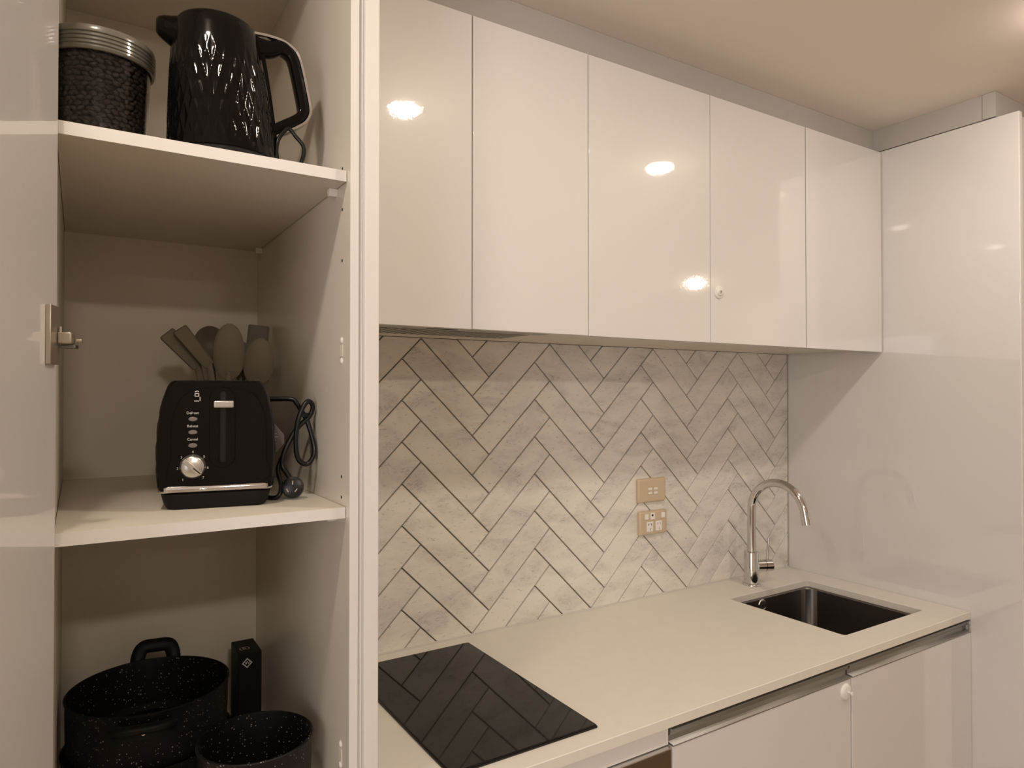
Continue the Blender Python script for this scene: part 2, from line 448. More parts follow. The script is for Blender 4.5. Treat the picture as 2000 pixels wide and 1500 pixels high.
# ------------------------------------------------------------------ wall cabinets
DX = [XL+0.0005, 0.6895, 0.9965, 1.4065, 1.8175, 2.2175]
labs = ['white glossy wall cabinet nearest the pantry, leftmost in the row, above the cooktop',
        'white glossy wall cabinet second from the pantry',
        'white glossy wall cabinet third from the pantry, middle of the row, no lock',
        'white glossy wall cabinet with a round lock in the lower left of its door',
        'white glossy wall cabinet at the right end, against the tall panel']
for i in range(5):
    x0, x1 = DX[i], DX[i+1]
    e = empty('wall_cabinet', ((x0+x1)/2, 1.42, BOTD))
    tag(e, labs[i], 'cabinet', 'white wall cabinets')
    rel(box('body', x0+0.0004, x1-0.0004, YC+0.0195, YW-0.001 if i > 1 else 1.598, 0.1395, TOPD-0.001, M['lam']), e)
    g = 0.0019 if i < 4 else 0.001
    dr = rel(box('door', x0+(0.0012 if i else 0.0), x1-(0.0012 if i < 3 else (0.0035 if i == 3 else 0.0)), YC, YC+0.018, BOTD+(0.0, 0.0004, -0.0003, 0.0003, 0)[i], TOPD, M['gloss'], bev=0.0011, seg=3), e)
    if i == 3:
        kn = rel(lathe('lock', [(0.0, 0.008), (0.0085, 0.008), (0.0105, 0.0065), (0.0118, 0.0045), (0.0155, 0.004), (0.0175, 0.0025), (0.018, 0.0)], M['whitep'], None, 40, loc=(1.4375, YC, 0.266), rot=(PI/2, 0, 0)), e)
        kn['label'] = 'round white lock with a keyhole'
        kh = lathe('key_barrel', [(0.0, 0.0095), (0.0045, 0.0095), (0.005, 0.0082)], M['chrome'], kn, 24)
        box('keyhole', -0.0007, 0.0007, -0.003, 0.003, 0.0093, 0.0099, M['dark'], kn)

# range hood under the first two cabinets
rh = empty('range_hood', (0.65, 1.36, 0.12))
tag(rh, 'slim range hood set flush under the wall cabinets above the cooktop', 'range hood')
rel(box('body', 0.395, 0.905, 1.264, 1.462, 0.1332, 0.1392, M['lam'], bev=0.001), rh)
rel(box('visor', 0.40, 0.90, 1.2655, 1.30, 0.1305, 0.1335, M['alu'], bev=0.001), rh)
rel(box('gasket', 0.394, 0.907, 1.463, 1.4665, 0.135, 0.1393, M['dark']), rh)
rel(box('gasket', 0.9065, 0.910, 1.264, 1.4665, 0.135, 0.1393, M['dark']), rh)
fl_ = rel(box('grease_filter', 0.42, 0.88, 1.315, 1.44, 0.1318, 0.1334, M['steel']), rh)
for q in range(24):
    box('slat', 0.43+q*0.0185, 0.438+q*0.0185, 1.32, 1.435, 0.1310, 0.1320, M['alu'], fl_)
rel(box('switch_recess', 0.60, 0.67, 1.268, 1.278, 0.1300, 0.1308, M['dark']), rh)

# ------------------------------------------------------------------ base cabinets
def base_cab(x0, x1, label):
    e = empty('base_cabinet', ((x0+x1)/2, 1.3, FL))
    tag(e, label, 'cabinet', 'white base cabinets')
    rel(box('side_panel', x0+0.0005, x0+0.0165, YB+0.024, YW-0.01, FL+0.1, CB-0.001, M['lam']), e)
    rel(box('side_panel', x1-0.0165, x1-0.0005, YB+0.024, YW-0.01, FL+0.1, CB-0.001, M['lam']), e)
    rel(box('bottom_panel', x0+0.017, x1-0.017, YB+0.024, YW-0.01, FL+0.1, FL+0.116, M['lam']), e)
    rel(box('kickboard', x0+0.001, x1-0.001, YB+0.06, YB+0.076, FL, FL+0.099, M['edge']), e)
    return e
def door_rail(e, x0, x1):
    d = rel(box('door', x0, x1, YB, YB+0.018, FL+0.102, -0.7055, M['gloss'], bev=0.0011, seg=3), e)
    d['label'] = 'glossy white door'
    # folded aluminium finger pull: top lip, hollow, lower lip
    sec = [(YB+0.0000, -0.6712), (YB+0.0000, -0.6722), (YB+0.0050, -0.6728), (YB+0.0070, -0.683), (YB+0.0135, -0.6895), (YB+0.0135, -0.7000), (YB-0.0008, -0.7010), (YB-0.0010, -0.7048), (YB+0.020, -0.7048), (YB+0.020, -0.6712)]
    r = rel(prism('handle_rail', sec, x0, x1, M['alu'], axis='x', smooth=20), e)
    r['label'] = 'brushed aluminium finger pull along the top of the door'
    return d
b1 = base_cab(1.0025, 1.6165, 'white base cabinet left of the sink, with a round plastic catch on its door')
d1 = door_rail(b1, 1.003, 1.6115)
b2 = base_cab(1.6175, XR-0.001, 'white base cabinet under the sink against the right end panel, plain door')
d2 = door_rail(b2, 1.6185, XR-0.0015)
rel(box('rail_end_cap', XR-0.008, XR-0.0012, YB-0.0012, YB+0.004, -0.704, -0.6825, M['silver'], bev=0.001), b2)
kn = rel(lathe('door_catch', [(0.0, 0.006), (0.012, 0.006), (0.0165, 0.005), (0.0195, 0.003), (0.0205, 0.0)], M['whitep'], None, 40, loc=(1.5905, YB, -0.733), rot=(PI/2, 0, 0)), b1)
kn['label'] = 'round white plastic catch with a short stem'
lathe('stem', [(0.0, 0.016), (0.004, 0.016), (0.0045, 0.014), (0.003, 0.012), (0.003, 0.006)], M['whitep'], kn, 20, loc=(0.004, 0, 0))
# oven housing
b0 = base_cab(0.3825, 1.0015, 'white housing around the built-in oven under the cooktop')
rel(box('filler_panel', 0.384, 1.0, YB+0.009, YB+0.025, -0.7035, CB-0.001, M['edge'], bev=0.0006), b0)
ov = empty('oven', (0.69, 1.25, -1.3))
tag(ov, 'built-in oven with a bronze glass front under the cooktop', 'oven')
rel(box('door', 0.40, 0.9975, YB-0.001, YB+0.02, -1.28, -0.7085, M['oven'], bev=0.0015), ov)
rel(box('top_trim', 0.399, 0.9985, YB-0.0015, YB+0.021, -0.708, -0.7052, M['silver'], bev=0.0006), ov)
rel(box('body', 0.41, 0.985, YB+0.026, 1.5, -1.29, -0.71, M['dark']), ov)
rel(tube('handle', [(0.45, YB-0.03, -0.86), (0.7, YB-0.03, -0.86), (0.95, YB-0.03, -0.86)], 0.006, M['silver']), ov)

# ------------------------------------------------------------------ worktop with sink cut-out
SX0, SX1, SY0, SY1 = 1.722, 2.118, 1.070, 1.452
def ring_mesh(bm, outer, inner, z):
    vo = [bm.verts.new((x, y, z)) for x, y in outer]; vi = [bm.verts.new((x, y, z)) for x, y in inner]
    es = [bm.edges.new((vo[i], vo[(i+1) % len(vo)])) for i in range(len(vo))]+[bm.edges.new((vi[i], vi[(i+1) % len(vi)])) for i in range(len(vi))]
    bmesh.ops.triangle_fill(bm, edges=es, use_beauty=True)
    return vo, vi
bm = bmesh.new()
be = 0.0013
outer0 = [(XL+0.0008, YB), (XR-0.001, YB), (XR-0.001, YW+0.002), (XL+0.0008, YW+0.002)]
outer1 = [(XL+0.0008, YB+be), (XR-0.001-be, YB+be), (XR-0.001-be, YW+0.002), (XL+0.0008, YW+0.002)]
inner0 = rrect((SX0+SX1)/2, (SY0+SY1)/2, (SX1-SX0)/2, (SY1-SY0)/2, 0.012, 5)
inner1 = rrect((SX0+SX1)/2, (SY0+SY1)/2, (SX1-SX0)/2+be, (SY1-SY0)/2+be, 0.012+be, 5)
to, ti = ring_mesh(bm, outer1, inner1, CT)
m1o = [bm.verts.new((x, y, CT-be)) for x, y in outer0]; m1i = [bm.verts.new((x, y, CT-be)) for x, y in inner0]
bo, bi = ring_mesh(bm, outer0, inner0, CB)
for A, B in ((to, m1o), (m1o, bo), (ti, m1i), (m1i, bi)):
    for i in range(len(A)): bm.faces.new([A[i], A[(i+1) % len(A)], B[(i+1) % len(A)], B[i]])
wt = bm_obj('worktop', bm, M['quartz'], None)
tag(wt, 'pale stone worktop running from the pantry to the right end panel', 'worktop')

# sink bowl: undermounted
def loft(name, loops, m, parent=None, cap=True, smooth=40):
    bm = bmesh.new(); R = [[bm.verts.new(p) for p in l] for l in loops]
    for A, B in zip(R, R[1:]):
        for i in range(len(A)): bm.faces.new([A[i], A[(i+1) % len(A)], B[(i+1) % len(A)], B[i]])
    if cap: bm.faces.new(R[-1])
    return flat_aligned(bm_obj(name, bm, m, parent, smooth))
cx, cy = (SX0+SX1)/2, (SY0+SY1)/2
hx, hy = (SX1-SX0)/2, (SY1-SY0)/2
def lp(h1, h2, r, z): return [(x, y, z) for x, y in rrect(cx, cy, h1, h2, r, 8)]
sk = empty('sink', (cx, cy, CB-0.19))
tag(sk, 'dark stainless steel undermount sink with rounded corners at the right of the worktop', 'sink')
rel(loft('bowl', [lp(hx+0.012, hy+0.012, 0.03, CB-0.0006), lp(hx-0.001, hy-0.001, 0.036, CB-0.0006), lp(hx-0.004, hy-0.004, 0.036, CB-0.005), lp(hx-0.006, hy-0.006, 0.036, CB-0.155),
     lp(hx-0.02, hy-0.02, 0.03, CB-0.176), lp(hx-0.05, hy-0.05, 0.02, CB-0.180), lp(0.045, 0.045, 0.0449, CB-0.183)], M['steel']), sk)
rel(lathe('drain', [(0.0, 0.001), (0.012, 0.002), (0.03, 0.001), (0.038, 0.004), (0.043, 0.0025), (0.044, 0.0)], M['chrome'], None, 40, loc=(cx, cy, CB-0.1825)), sk)
ofl = rel(lathe('overflow', [(0.0, 0.0025), (0.014, 0.0025), (0.0165, 0.004), (0.019, 0.002), (0.0195, 0.0)], M['chrome'], None, 32, loc=(1.872, SY1-0.0058, CB-0.0225), rot=(PI/2, 0, 0)), sk)
for a in range(5):
    lathe('hole', [(0.0, 0.0031), (0.0035, 0.0031), (0.0035, 0.002)], M['dark'], ofl, 12, loc=(0.008*math.cos(a*2*PI/5), 0.008*math.sin(a*2*PI/5), 0))

# ------------------------------------------------------------------ tap
TX, TY = 1.912, 1.518
tp = empty('kitchen_tap', (TX, TY, CT))
tag(tp, 'chrome gooseneck mixer tap behind the sink', 'tap')
lathe('base_flange', [(0.0, 0.0), (0.029, 0.0), (0.029, 0.003), (0.027, 0.006), (0.0235, 0.0075), (0.0, 0.0075)], M['chrome'], tp, 48, loc=(0, 0, 0.0002))
lathe('body', [(0.0, 0.0076), (0.0232, 0.0076), (0.0236, 0.108), (0.0226, 0.1105), (0.016, 0.1115), (0.0, 0.1115)], M['chrome'], tp, 48)
sp_r = 0.101
path = [Vector((0, 0, 0.112)), Vector((0, 0, 0.16)), Vector((0, 0, 0.20)), Vector((0, 0, 0.235))]
for i in range(1, 25):
    a = PI*i/24*0.955
    path.append(Vector((0, -sp_r+sp_r*math.cos(a), 0.250+sp_r*math.sin(a))))
last = path[-1]; dr_ = (path[-1]-path[-2]).normalized()
path.append(last+dr_*0.012)
bm = bmesh.new(); sweep(bm, [p.copy() for p in path], circ(0.0137, 24), Vector((1, 0, 0)))
bm_obj('spout', bm, M['chrome'], tp, 60)
bm = bmesh.new(); sweep(bm, [path[-1]+dr_*0.001, path[-1]+dr_*0.010, path[-1]+dr_*0.020], circ(0.0145, 24), Vector((1, 0, 0)))
bm_obj('aerator', bm, M['chrome'], tp, 60)
hd = Vector((0.93, -0.37, 0)).normalized()
hz = 0.062
bm = bmesh.new(); sweep(bm, [Vector((0, 0, hz))+hd*q for q in (0.018, 0.03, 0.047)], circ(0.0195, 24), Vector((0, 0, 1)))
bm_obj('lever_barrel', bm, M['chrome'], tp, 60)
bm = bmesh.new(); sweep(bm, [Vector((0, 0, hz))+hd*q for q in (0.0485, 0.06, 0.072)], circ(0.0198, 24), Vector((0, 0, 1)))
lv = bm_obj('lever_cap', bm, M['chrome'], tp, 60)
bm = bmesh.new(); sweep(bm, [Vector((0, 0, hz+0.014))+hd*0.058, Vector((0, 0, hz+0.05))+hd*0.060, Vector((0, 0, hz+0.092))+hd*0.064], circ(0.0042, 14), Vector((1, 0, 0)))
bm_obj('lever_pin', bm, M['chrome'], tp, 60)

# ------------------------------------------------------------------ cooktop
ck = empty('cooktop', (0.69, 1.29, CT))
tag(ck, 'black ceramic glass cooktop set on the worktop beside the pantry', 'cooktop')
lp2 = lambda gx, z, r=0.004: [(x, y, z) for x, y in rrect(0.0, 0.0, 0.158-gx, 0.258-gx, r, 3)]
loft('glass_plate', [lp2(0.004, 0.0003), lp2(0.0, 0.0012), lp2(0.0, 0.0038), lp2(0.0006, 0.0052), lp2(0.0022, 0.0060)], M['hob'], ck)
loft('trim_edge', [lp2(-0.0012, 0.0003), lp2(-0.0012, 0.0026), lp2(0.0004, 0.003)], M['hobedge'], ck, cap=False)

# ------------------------------------------------------------------ wall plates
def plate(name, cx, cz, label, sockets):
    e = empty(name, (cx, YW, cz))
    tag(e, label, 'socket' if sockets else 'switch')
    wdt, hgt = 0.0575, 0.0365
    def L(g, y): return [(x, y, z) for x, z in rrect(0, 0, wdt-g, hgt-g, 0.004, 4)]
    loft('plate', [L(-0.001, 0.0015), L(-0.001, -0.006), L(0.001, -0.0105), L(0.004, -0.012)], M['beige'], e)
    return e
p1 = plate('switch_plate', 1.5285, -0.3085, 'beige wall plate with two data points, upper of the pair on the tiles', False)
for sx in (-0.0115, 0.0125):
    f = box('data_port', sx-0.0095, sx+0.0095, -0.0135, -0.0115, -0.013, 0.011, M['beige'], p1, bev=0.0008)
    f['label'] = 'pale port with a shutter'
    box('shutter', sx-0.0075, sx+0.0075, -0.0145, -0.0133, 0.002, 0.0085, M['whitep'], f, bev=0.0004)
    box('shutter', sx-0.0075, sx+0.0075, -0.0145, -0.0133, -0.0115, -0.0045, M['whitep'], f, bev=0.0004)
p2 = plate('power_socket', 1.5335, -0.4105, 'beige double power socket with white inserts, lower of the pair on the tiles', True)
for sx, sz in ((-0.017, -0.011), (0.021, -0.011)):
    f = box('socket_face', sx-0.0135, sx+0.0135, -0.0136, -0.0115, sz-0.0155, sz+0.0155, M['whitep'], p2, bev=0.0012)
    f['label'] = 'white three-slot socket face'
    for qx, qz, ang in ((-0.0055, 0.007, 0.5), (0.0055, 0.007, -0.5), (0, -0.008, 0)):
        box('slot', -0.001, 0.001, -0.0003, 0.0004, -0.0036, 0.0036, M['greyprint'] if sx > 0 else M['dark'], f, loc=(sx+qx, -0.0137, sz+qz), rot=(0, ang, 0))
for sx, sz in ((-0.031, 0.021), (0.039, 0.021)):
    f = box('switch', sx-0.0075, sx+0.0075, -0.0150, -0.0115, sz-0.0085, sz+0.0085, M['whitep'], p2, bev=0.0009)
f = box('switch', -0.005-0.009, -0.005+0.009, -0.0142, -0.0115, 0.021-0.0105, 0.021+0.0105, M['whitep'], p2, bev=0.0009)
lathe('indicator', [(0.0, 0.0012), (0.003, 0.001), (0.0036, 0.0)], M['dark'], f, 16, loc=(-0.007, -0.0142, 0.024), rot=(PI/2, 0, 0))

# ------------------------------------------------------------------ pantry
PF, PX0, PX1 = 0.981, -0.025, 0.338
pn = empty('pantry_cabinet', (0.16, 1.3, FL))
tag(pn, 'tall open pantry cabinet on the left with white shelves and its door swung open', 'cabinet')
T_ = 0.755
rel(box('side_panel', PX1, PX1+0.0125, PF, YW+0.006, FL+0.002, T_+0.03, M['lamside'], bev=0.0006), pn)
rel(box('edge_band', PX1-0.0001, PX1+0.0126, PF-0.0012, PF+0.0002, FL+0.002, T_+0.03, M['edge']), pn)
rel(box('side_panel', PX0-0.016, PX0, PF, YW+0.006, FL+0.002, T_+0.03, M['lam'], bev=0.0006), pn)
rel(box('back_panel', PX0+0.0002, PX1-0.0002, YW, YW+0.006, FL+0.05, T_+0.02, M['lam']), pn)
rel(box('top_panel', PX0+0.0002, PX1-0.0002, PF+0.002, YW-0.0003, T_, T_+0.016, M['lam']), pn)
rel(box('filler_strip', PX1+0.0137, PX1+0.0205, PF+0.003, YW, FL+0.002, CEIL-0.001, M['edge'], bev=0.0006), pn)
rel(box('end_panel', PX1+0.0208, XL, PF-0.006, YW+0.006, FL+0.002, CEIL-0.001, M['edge'], bev=0.0012, seg=3), pn)
shelf_z = [(0.331, 0.0), (-0.171, 0.0), (-0.690, 0.0), (-1.15, 0.0)]
SF = 0.996
for i, (sz, _) in enumerate(shelf_z):
    s = rel(box('shelf', PX0+0.0006, PX1-0.0012, SF, YW-0.0005, sz-0.016, sz, M['lam'], bev=0.0006), pn)
    eb = rel(box('shelf_lip', PX0+0.0006, PX1-0.0012, SF-0.0012, SF, sz-0.0162, sz+0.0001, M['edge']), pn)
    if i < 3:
        for py in (1.045, 1.56):
            rel(prism('shelf_pin', [(py-0.006, sz-0.0165), (py+0.006, sz-0.0165), (py+0.006, sz-0.022), (py+0.003, sz-0.0275), (py-0.003, sz-0.0275), (py-0.006, sz-0.022)], PX1-0.013, PX1-0.0002, M['whitep'], axis='x'), pn)
for zz in (0.3405, 0.278, -0.128, -0.159, 0.62, 0.20):
    rel(lathe('pin_hole', [(0.0, 0.0004), (0.0024, 0.0004), (0.0025, 0.0)], M['dark'], None, 14, loc=(PX1, 1.017, zz), rot=(0, -PI/2, 0)), pn)
for zz in (0.0786, 0.0475, -0.531, -0.5616):
    c = rel(lathe('screw_cap', [(0.0, 0.0025), (0.0035, 0.002), (0.0055, 0.0)], M['whitep'], None, 20, loc=(PX1, 1.0178, zz), rot=(0, -PI/2, 0)), pn)
for zz in (0.063, -0.546):
    rel(prism('hinge_plate', [(1.012, zz-0.009), (1.0235, zz-0.009), (1.0235, zz+0.009), (1.012, zz+0.009)], PX1-0.0012, PX1-0.0001, M['lam'], axis='x', bev=0.0003), pn)
# door, hinged at the left front corner, opened about 106 degrees
da = math.atan2(-0.961, -0.277)
dpos = Vector((-0.0222, 0.9715, 0))
dm = Matrix.Translation(dpos) @ Matrix.Rotation(da, 4, 'Z')     # local +x runs along the door, local +y = inner face side
def dpart(o):
    o.parent = pn; o.matrix_parent_inverse = Matrix.Translation(pn.location).inverted() @ dm
    return o
door = dpart(box('door', 0.0, 0.195, -0.018, 0.0, FL+0.1, 0.79, M['gloss'], bev=0.001, seg=3))
door['label'] = 'glossy white door swung open towards the viewer'
def dsub(o):
    o.parent = door
    return o
hg = dsub(box('hinge', 0.007, 0.036, 0.0, 0.0056, 0.032, 0.100, M['nickel'], bev=0.0008))
hg['label'] = 'metal hinge plate'
dsub(box('hinge_arm', 0.001, 0.016, 0.0057, 0.020, 0.0565, 0.0700, M['nickel'], bev=0.0015, seg=3))
dsub(box('hinge_lug', -0.004, 0.008, 0.0057, 0.022, 0.0515, 0.0560, M['steel'], bev=0.0006))
h = dsub(tube('hinge_pin', [(0.003, 0.022, 0.0605), (0.003, 0.0255, 0.0608), (0.003, 0.028, 0.061)], 0.0028, M['nickel'], n=12))
h = dsub(tube('hinge_pin', [(0.013, 0.008, 0.067), (0.013, 0.008, 0.073), (0.013, 0.008, 0.0765)], 0.0015, M['chrome'], n=12))

# wall section left of the pantry
struct(box('wall_return', -1.8, PX0-0.018, 1.0, 1.03, FL, CEIL, M['paint']), 'wall section left of the pantry')
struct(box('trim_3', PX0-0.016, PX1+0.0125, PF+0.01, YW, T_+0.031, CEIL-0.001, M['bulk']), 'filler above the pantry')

# ------------------------------------------------------------------ kettle
KX, KY, KZ = 0.179, 1.083, 0.3312
kt = empty('kettle', (KX, KY, KZ))
tag(kt, 'tall black kettle with an embossed diamond pattern on the top shelf', 'kettle')
prof = [(0.0, 0.0745), (0.03, 0.0738), (0.06, 0.0722), (0.10, 0.0690), (0.14, 0.0650), (0.17, 0.0615), (0.19, 0.0585), (0.20, 0.0562), (0.2065, 0.0525), (0.2100, 0.0465), (0.2115, 0.038)]
def kr(z):
    for (z0, r0), (z1, r1) in zip(prof, prof[1:]):
        if z <= z1: return r0+(r1-r0)*(z-z0)/(z1-z0)
    return prof[-1][1]
bm = bmesh.new(); NT = 320
zs = [0.012+0.178*i/150 for i in range(151)]+[0.194, 0.198, 0.2015, 0.2045, 0.207, 0.209, 0.2103, 0.2111, 0.2115]
def kdx(z): return -0.0105*(z/0.2)**1.2      # the spout side stands nearly upright, the handle side leans in
def tri(x):
    f = x-math.floor(x); return abs(2*f-1)
rings = []
for z in zs:
    ring = []
    for i in range(NT):
        th = 2*PI*i/NT
        A = th/(2*PI)*32; B = z/0.050
        d = max(tri(A+B), tri(A-B))                       # ridges run along both diagonals
        amp = 0.0015*max(0.0, min(1.0, (0.168-z)/0.03))*min(1.0, (z-0.010)/0.02)
        r = kr(z)+amp*(d**2.2-0.6)
        ring.append(bm.verts.new((r*math.cos(th)+kdx(z), r*math.sin(th), z)))
    rings.append(ring)
for a, b in zip(rings, rings[1:]):
    for i in range(NT): bm.faces.new([a[i], a[(i+1) % NT], b[(i+1) % NT], b[i]])
bm.faces.new(rings[-1]); bm.faces.new(rings[0][::-1])
bm_obj('body', bm, M['blackg'], kt, 50)
lathe('power_base', [(0.0, 0.0), (0.073, 0.0), (0.0765, 0.002), (0.0765, 0.009), (0.0735, 0.0115), (0.0, 0.0115)], M['blackm'], kt, 72)
lathe('lid', [(0.0, 0.2155), (0.02, 0.2152), (0.034, 0.2138), (0.038, 0.2118)], M['blackg'], kt, 64, loc=(-0.011, 0, 0))
# spout: lofted lip on the left
bm = bmesh.new(); R = []
for t, (cx_, z0, z1, hw) in enumerate([(-0.046, 0.150, 0.209, 0.030), (-0.058, 0.158, 0.208, 0.024), (-0.068, 0.164, 0.206, 0.018), (-0.078, 0.170, 0.2045, 0.0135), (-0.085, 0.1745, 0.202, 0.0105), (-0.0895, 0.179, 0.198, 0.007)]):
    zc, hz_ = (z0+z1)/2, (z1-z0)/2
    R.append([bm.verts.new((cx_-0.004*(1-t/5), hw*math.cos(2*PI*i/24), zc+hz_*math.sin(2*PI*i/24))) for i in range(24)])
for a, b in zip(R, R[1:]):
    for i in range(24): bm.faces.new([a[i], a[(i+1) % 24], b[(i+1) % 24], b[i]])
bm.faces.new(R[0][::-1]); bm.faces.new(R[-1])
bm_obj('spout', bm, M['blackg'], kt, 50)
# handle: D loop in the x-z plane
outer = [(0.042, 0.2080), (0.063, 0.2092), (0.083, 0.2075), (0.0975, 0.2010), (0.1065, 0.1900), (0.1125, 0.170), (0.1180, 0.145), (0.1230, 0.120), (0.1235, 0.106), (0.1170, 0.0935), (0.104, 0.083), (0.088, 0.0725), (0.070, 0.0600)]
def offs(P, d):
    out = []
    for i, p in enumerate(P):
        a = Vector(P[max(0, i-1)]); b = Vector(P[min(len(P)-1, i+1)]); t = (b-a).normalized()
        out.append((p[0]+t.y*d, p[1]-t.x*d))
    return out
inn = offs(outer, 0.0125)
inn = [(a-0.0, b) for a, b in inn]
mid = [((a[0]+b[0])/2, (a[1]+b[1])/2) for a, b in zip(offs(outer, 0.002), inn)]
mid[0] = (0.040, 0.194); mid[1] = (0.064, 0.1935)
def hsec(t):
    hw = 0.0105; ht = 0.0082 + 0.0060*max(0, 1-t/0.28)
    return [(ht*c, hw*s) for c, s in [(math.copysign(abs(math.cos(a))**0.5, math.cos(a)), math.copysign(abs(math.sin(a))**0.5, math.sin(a))) for a in [2*PI*i/20 for i in range(20)]]]
bm = bmesh.new(); sweep(bm, catmull([(a, 0, b) for a, b in mid], 5), hsec, Vector((0, 1, 0)), fixed=True)
bm_obj('handle', bm, M['blackg'], kt, 60)
st = offs(outer, -0.0026)
st = [(a, b) for a, b in st]
bm = bmesh.new(); sweep(bm, catmull([(a, 0, b) for a, b in st], 5), [(0.0016, -0.0095), (0.0016, 0.0095), (-0.0016, 0.0085), (-0.0016, -0.0085)], Vector((0, 1, 0)), fixed=True)
s_ = bm_obj('handle_strip', bm, M['chrome'], kt, 40); s_['label'] = 'chrome strip along the outside of the handle'
# thumb button
box('lid_button', 0.072, 0.094, -0.007, 0.007, -0.002, 0.004, M['blackm'], kt, bev=0.0018, loc=(0.004, 0, 0.2105), rot=(0, 0.22, 0))
# vertical spine between body and handle
bm = bmesh.new(); sweep(bm, catmull([(0.051, 0, 0.180), (0.058, 0, 0.14), (0.064, 0, 0.10), (0.0695, 0, 0.058), (0.0735, 0, 0.022)], 5), [(0.0055, -0.010), (0.0055, 0.010), (-0.006, 0.011), (-0.006, -0.011)], Vector((0, 1, 0)), fixed=True)
bm_obj('spine', bm, M['blackg'], kt, 40)
# cord looped over the lower handle
cp = [(0.071, -0.02, 0.012), (0.073, -0.020, 0.045), (0.080, -0.018, 0.061), (0.091, -0.0165, 0.0725), (0.1015, -0.018, 0.062), (0.112, -0.02, 0.049), (0.1125, -0.02, 0.034), (0.106, -0.012, 0.014), (0.096, 0.01, 0.0035), (0.085, 0.06, 0.0032), (0.05, 0.10, 0.0032), (0.0, 0.12, 0.0032)]
tube('power_cord', cp, 0.0031, M['blackr'], kt, n=12)

# ------------------------------------------------------------------ jar of dark beans
JX, JY, JZ = 0.0245, 1.112, 0.3312
jr = empty('storage_jar', (JX, JY, JZ))
tag(jr, 'clear round plastic jar with a ridged lid, full of dark beans, left of the kettle', 'jar')
JR = 0.0635
lathe('body', [(0.0, 0.0004), (0.052, 0.0004), (0.0555, 0.003), (JR-0.002, 0.125), (JR-0.002, 0.137), (JR-0.0034, 0.137), (JR-0.0034, 0.125), (0.0541, 0.0044), (0.0, 0.0018)], M['clear'], jr, 96)
lid = [(0.0, 0.152), (0.060, 0.152), (0.066, 0.1505), (0.0675, 0.146)]
z = 0.142
for q in range(4):
    lid += [(0.0672, z), (0.0655, z-0.0012), (0.0655, z-0.0030), (0.0672, z-0.0042)]; z -= 0.0052
lid += [(0.0668, z), (0.0655, z-0.002), (0.0622, z-0.002), (0.0622, 0.1375), (0.0, 0.1375)]
lathe('lid', lid, M['lid'], jr, 96, smooth=30)
# beans: what the jar holds, uncountable
def ell(bm, c, ax, s):
    m = Matrix.Translation(c) @ ax.to_4x4() @ Matrix.Diagonal((s[0], s[1], s[2], 1))
    bmesh.ops.create_icosphere(bm, subdivisions=1, radius=1, matrix=m)
vv, ff = [], []
tmp = bmesh.new(); bmesh.ops.create_icosphere(tmp, subdivisions=2, radius=1)
bv = [v.co.copy() for v in tmp.verts]; bf = [[v.index for v in f.verts] for f in tmp.faces]; tmp.free()
def beans(px, py, pz, n_pts):
    for (x, y, z, th) in n_pts:
        e = (random.uniform(-0.6, 0.6), random.uniform(-0.6, 0.6), th+PI/2+random.uniform(-0.5, 0.5))
        from mathutils import Euler
        R_ = Euler(e).to_matrix(); s = random.uniform(0.9, 1.12)
        base = len(vv)
        for p in bv:
            q = R_ @ Vector((p.x*0.0058*s, p.y*0.0034*s, p.z*0.0038*s)); vv.append((q.x+x, q.y+y, q.z+z))
        for f in bf: ff.append([base+i for i in f])
pts = []
for row in range(19):
    z = 0.0065+row*0.0064; rr = 0.0494+(0.0564-0.0494)*z/0.125
    nn = 34
    for i in range(nn):
        th = 2*PI*(i+0.5*(row % 2)+random.uniform(-0.2, 0.2))/nn
        pts.append((rr*math.cos(th), rr*math.sin(th), z+random.uniform(-0.001, 0.001), th))
for i in range(160):
    th = random.uniform(0, 2*PI); r_ = 0.05*math.sqrt(random.random()); pts.append((r_*math.cos(th), r_*math.sin(th), 0.128+random.uniform(-0.002, 0.001), th))
beans(0, 0, 0, pts)
me = bpy.data.meshes.new('dark_beans'); me.from_pydata(vv, [], ff); me.materials.append(M['bean'])
for p in me.polygons: p.use_smooth = True
bn = newobj('dark_beans', me, None, (JX, JY, JZ))
bm = bmesh.new(); 
tag(bn, 'dark brown beans filling the clear plastic jar', 'beans', kind='stuff')
core = lathe('bean_core', [(0.0, 0.004), (0.046, 0.004), (0.0525, 0.126), (0.0, 0.126)], M['bean'], bn, 48)
bm.free()

# ------------------------------------------------------------------ toaster
tr = empty('toaster', (0.1735, 1.0865, -0.1709), (0, 0, math.atan2(-0.17, 0.985)))
tag(tr, 'black two-slice toaster with faceted sides and a chrome band on the middle shelf', 'toaster')
def tprof(z, inset=0.0):        # half width at height z
    P = [(0.0, 0.066), (0.006, 0.0705), (0.024, 0.0765), (0.034, 0.0800), (0.06, 0.0820), (0.09, 0.0822), (0.12, 0.0805), (0.145, 0.0772), (0.165, 0.0725), (0.180, 0.0670), (0.186, 0.0630), (0.1885, 0.058)]
    for (z0, r0), (z1, r1) in zip(P, P[1:]):
        if z <= z1: return r0+(r1-r0)*(z-z0)/(z1-z0)-inset
    return P[-1][1]-inset
TD = 0.262
def tsection(y):      # shrink factor of the outline near both ends (rounded ends)
    d = min(y, TD-y)
    return 0.0045*max(0, 1-d/0.012)**2
bm = bmesh.new()
ys = [0.0, 0.0015, 0.004, 0.008, 0.012]+[0.012+(TD-0.024)*i/44 for i in range(1, 45)]+[TD-0.008, TD-0.004, TD-0.0015, TD]
zl = [0.0300+0.150*i/40 for i in range(41)]+[0.183, 0.1855, 0.1872, 0.188]
Rg = []
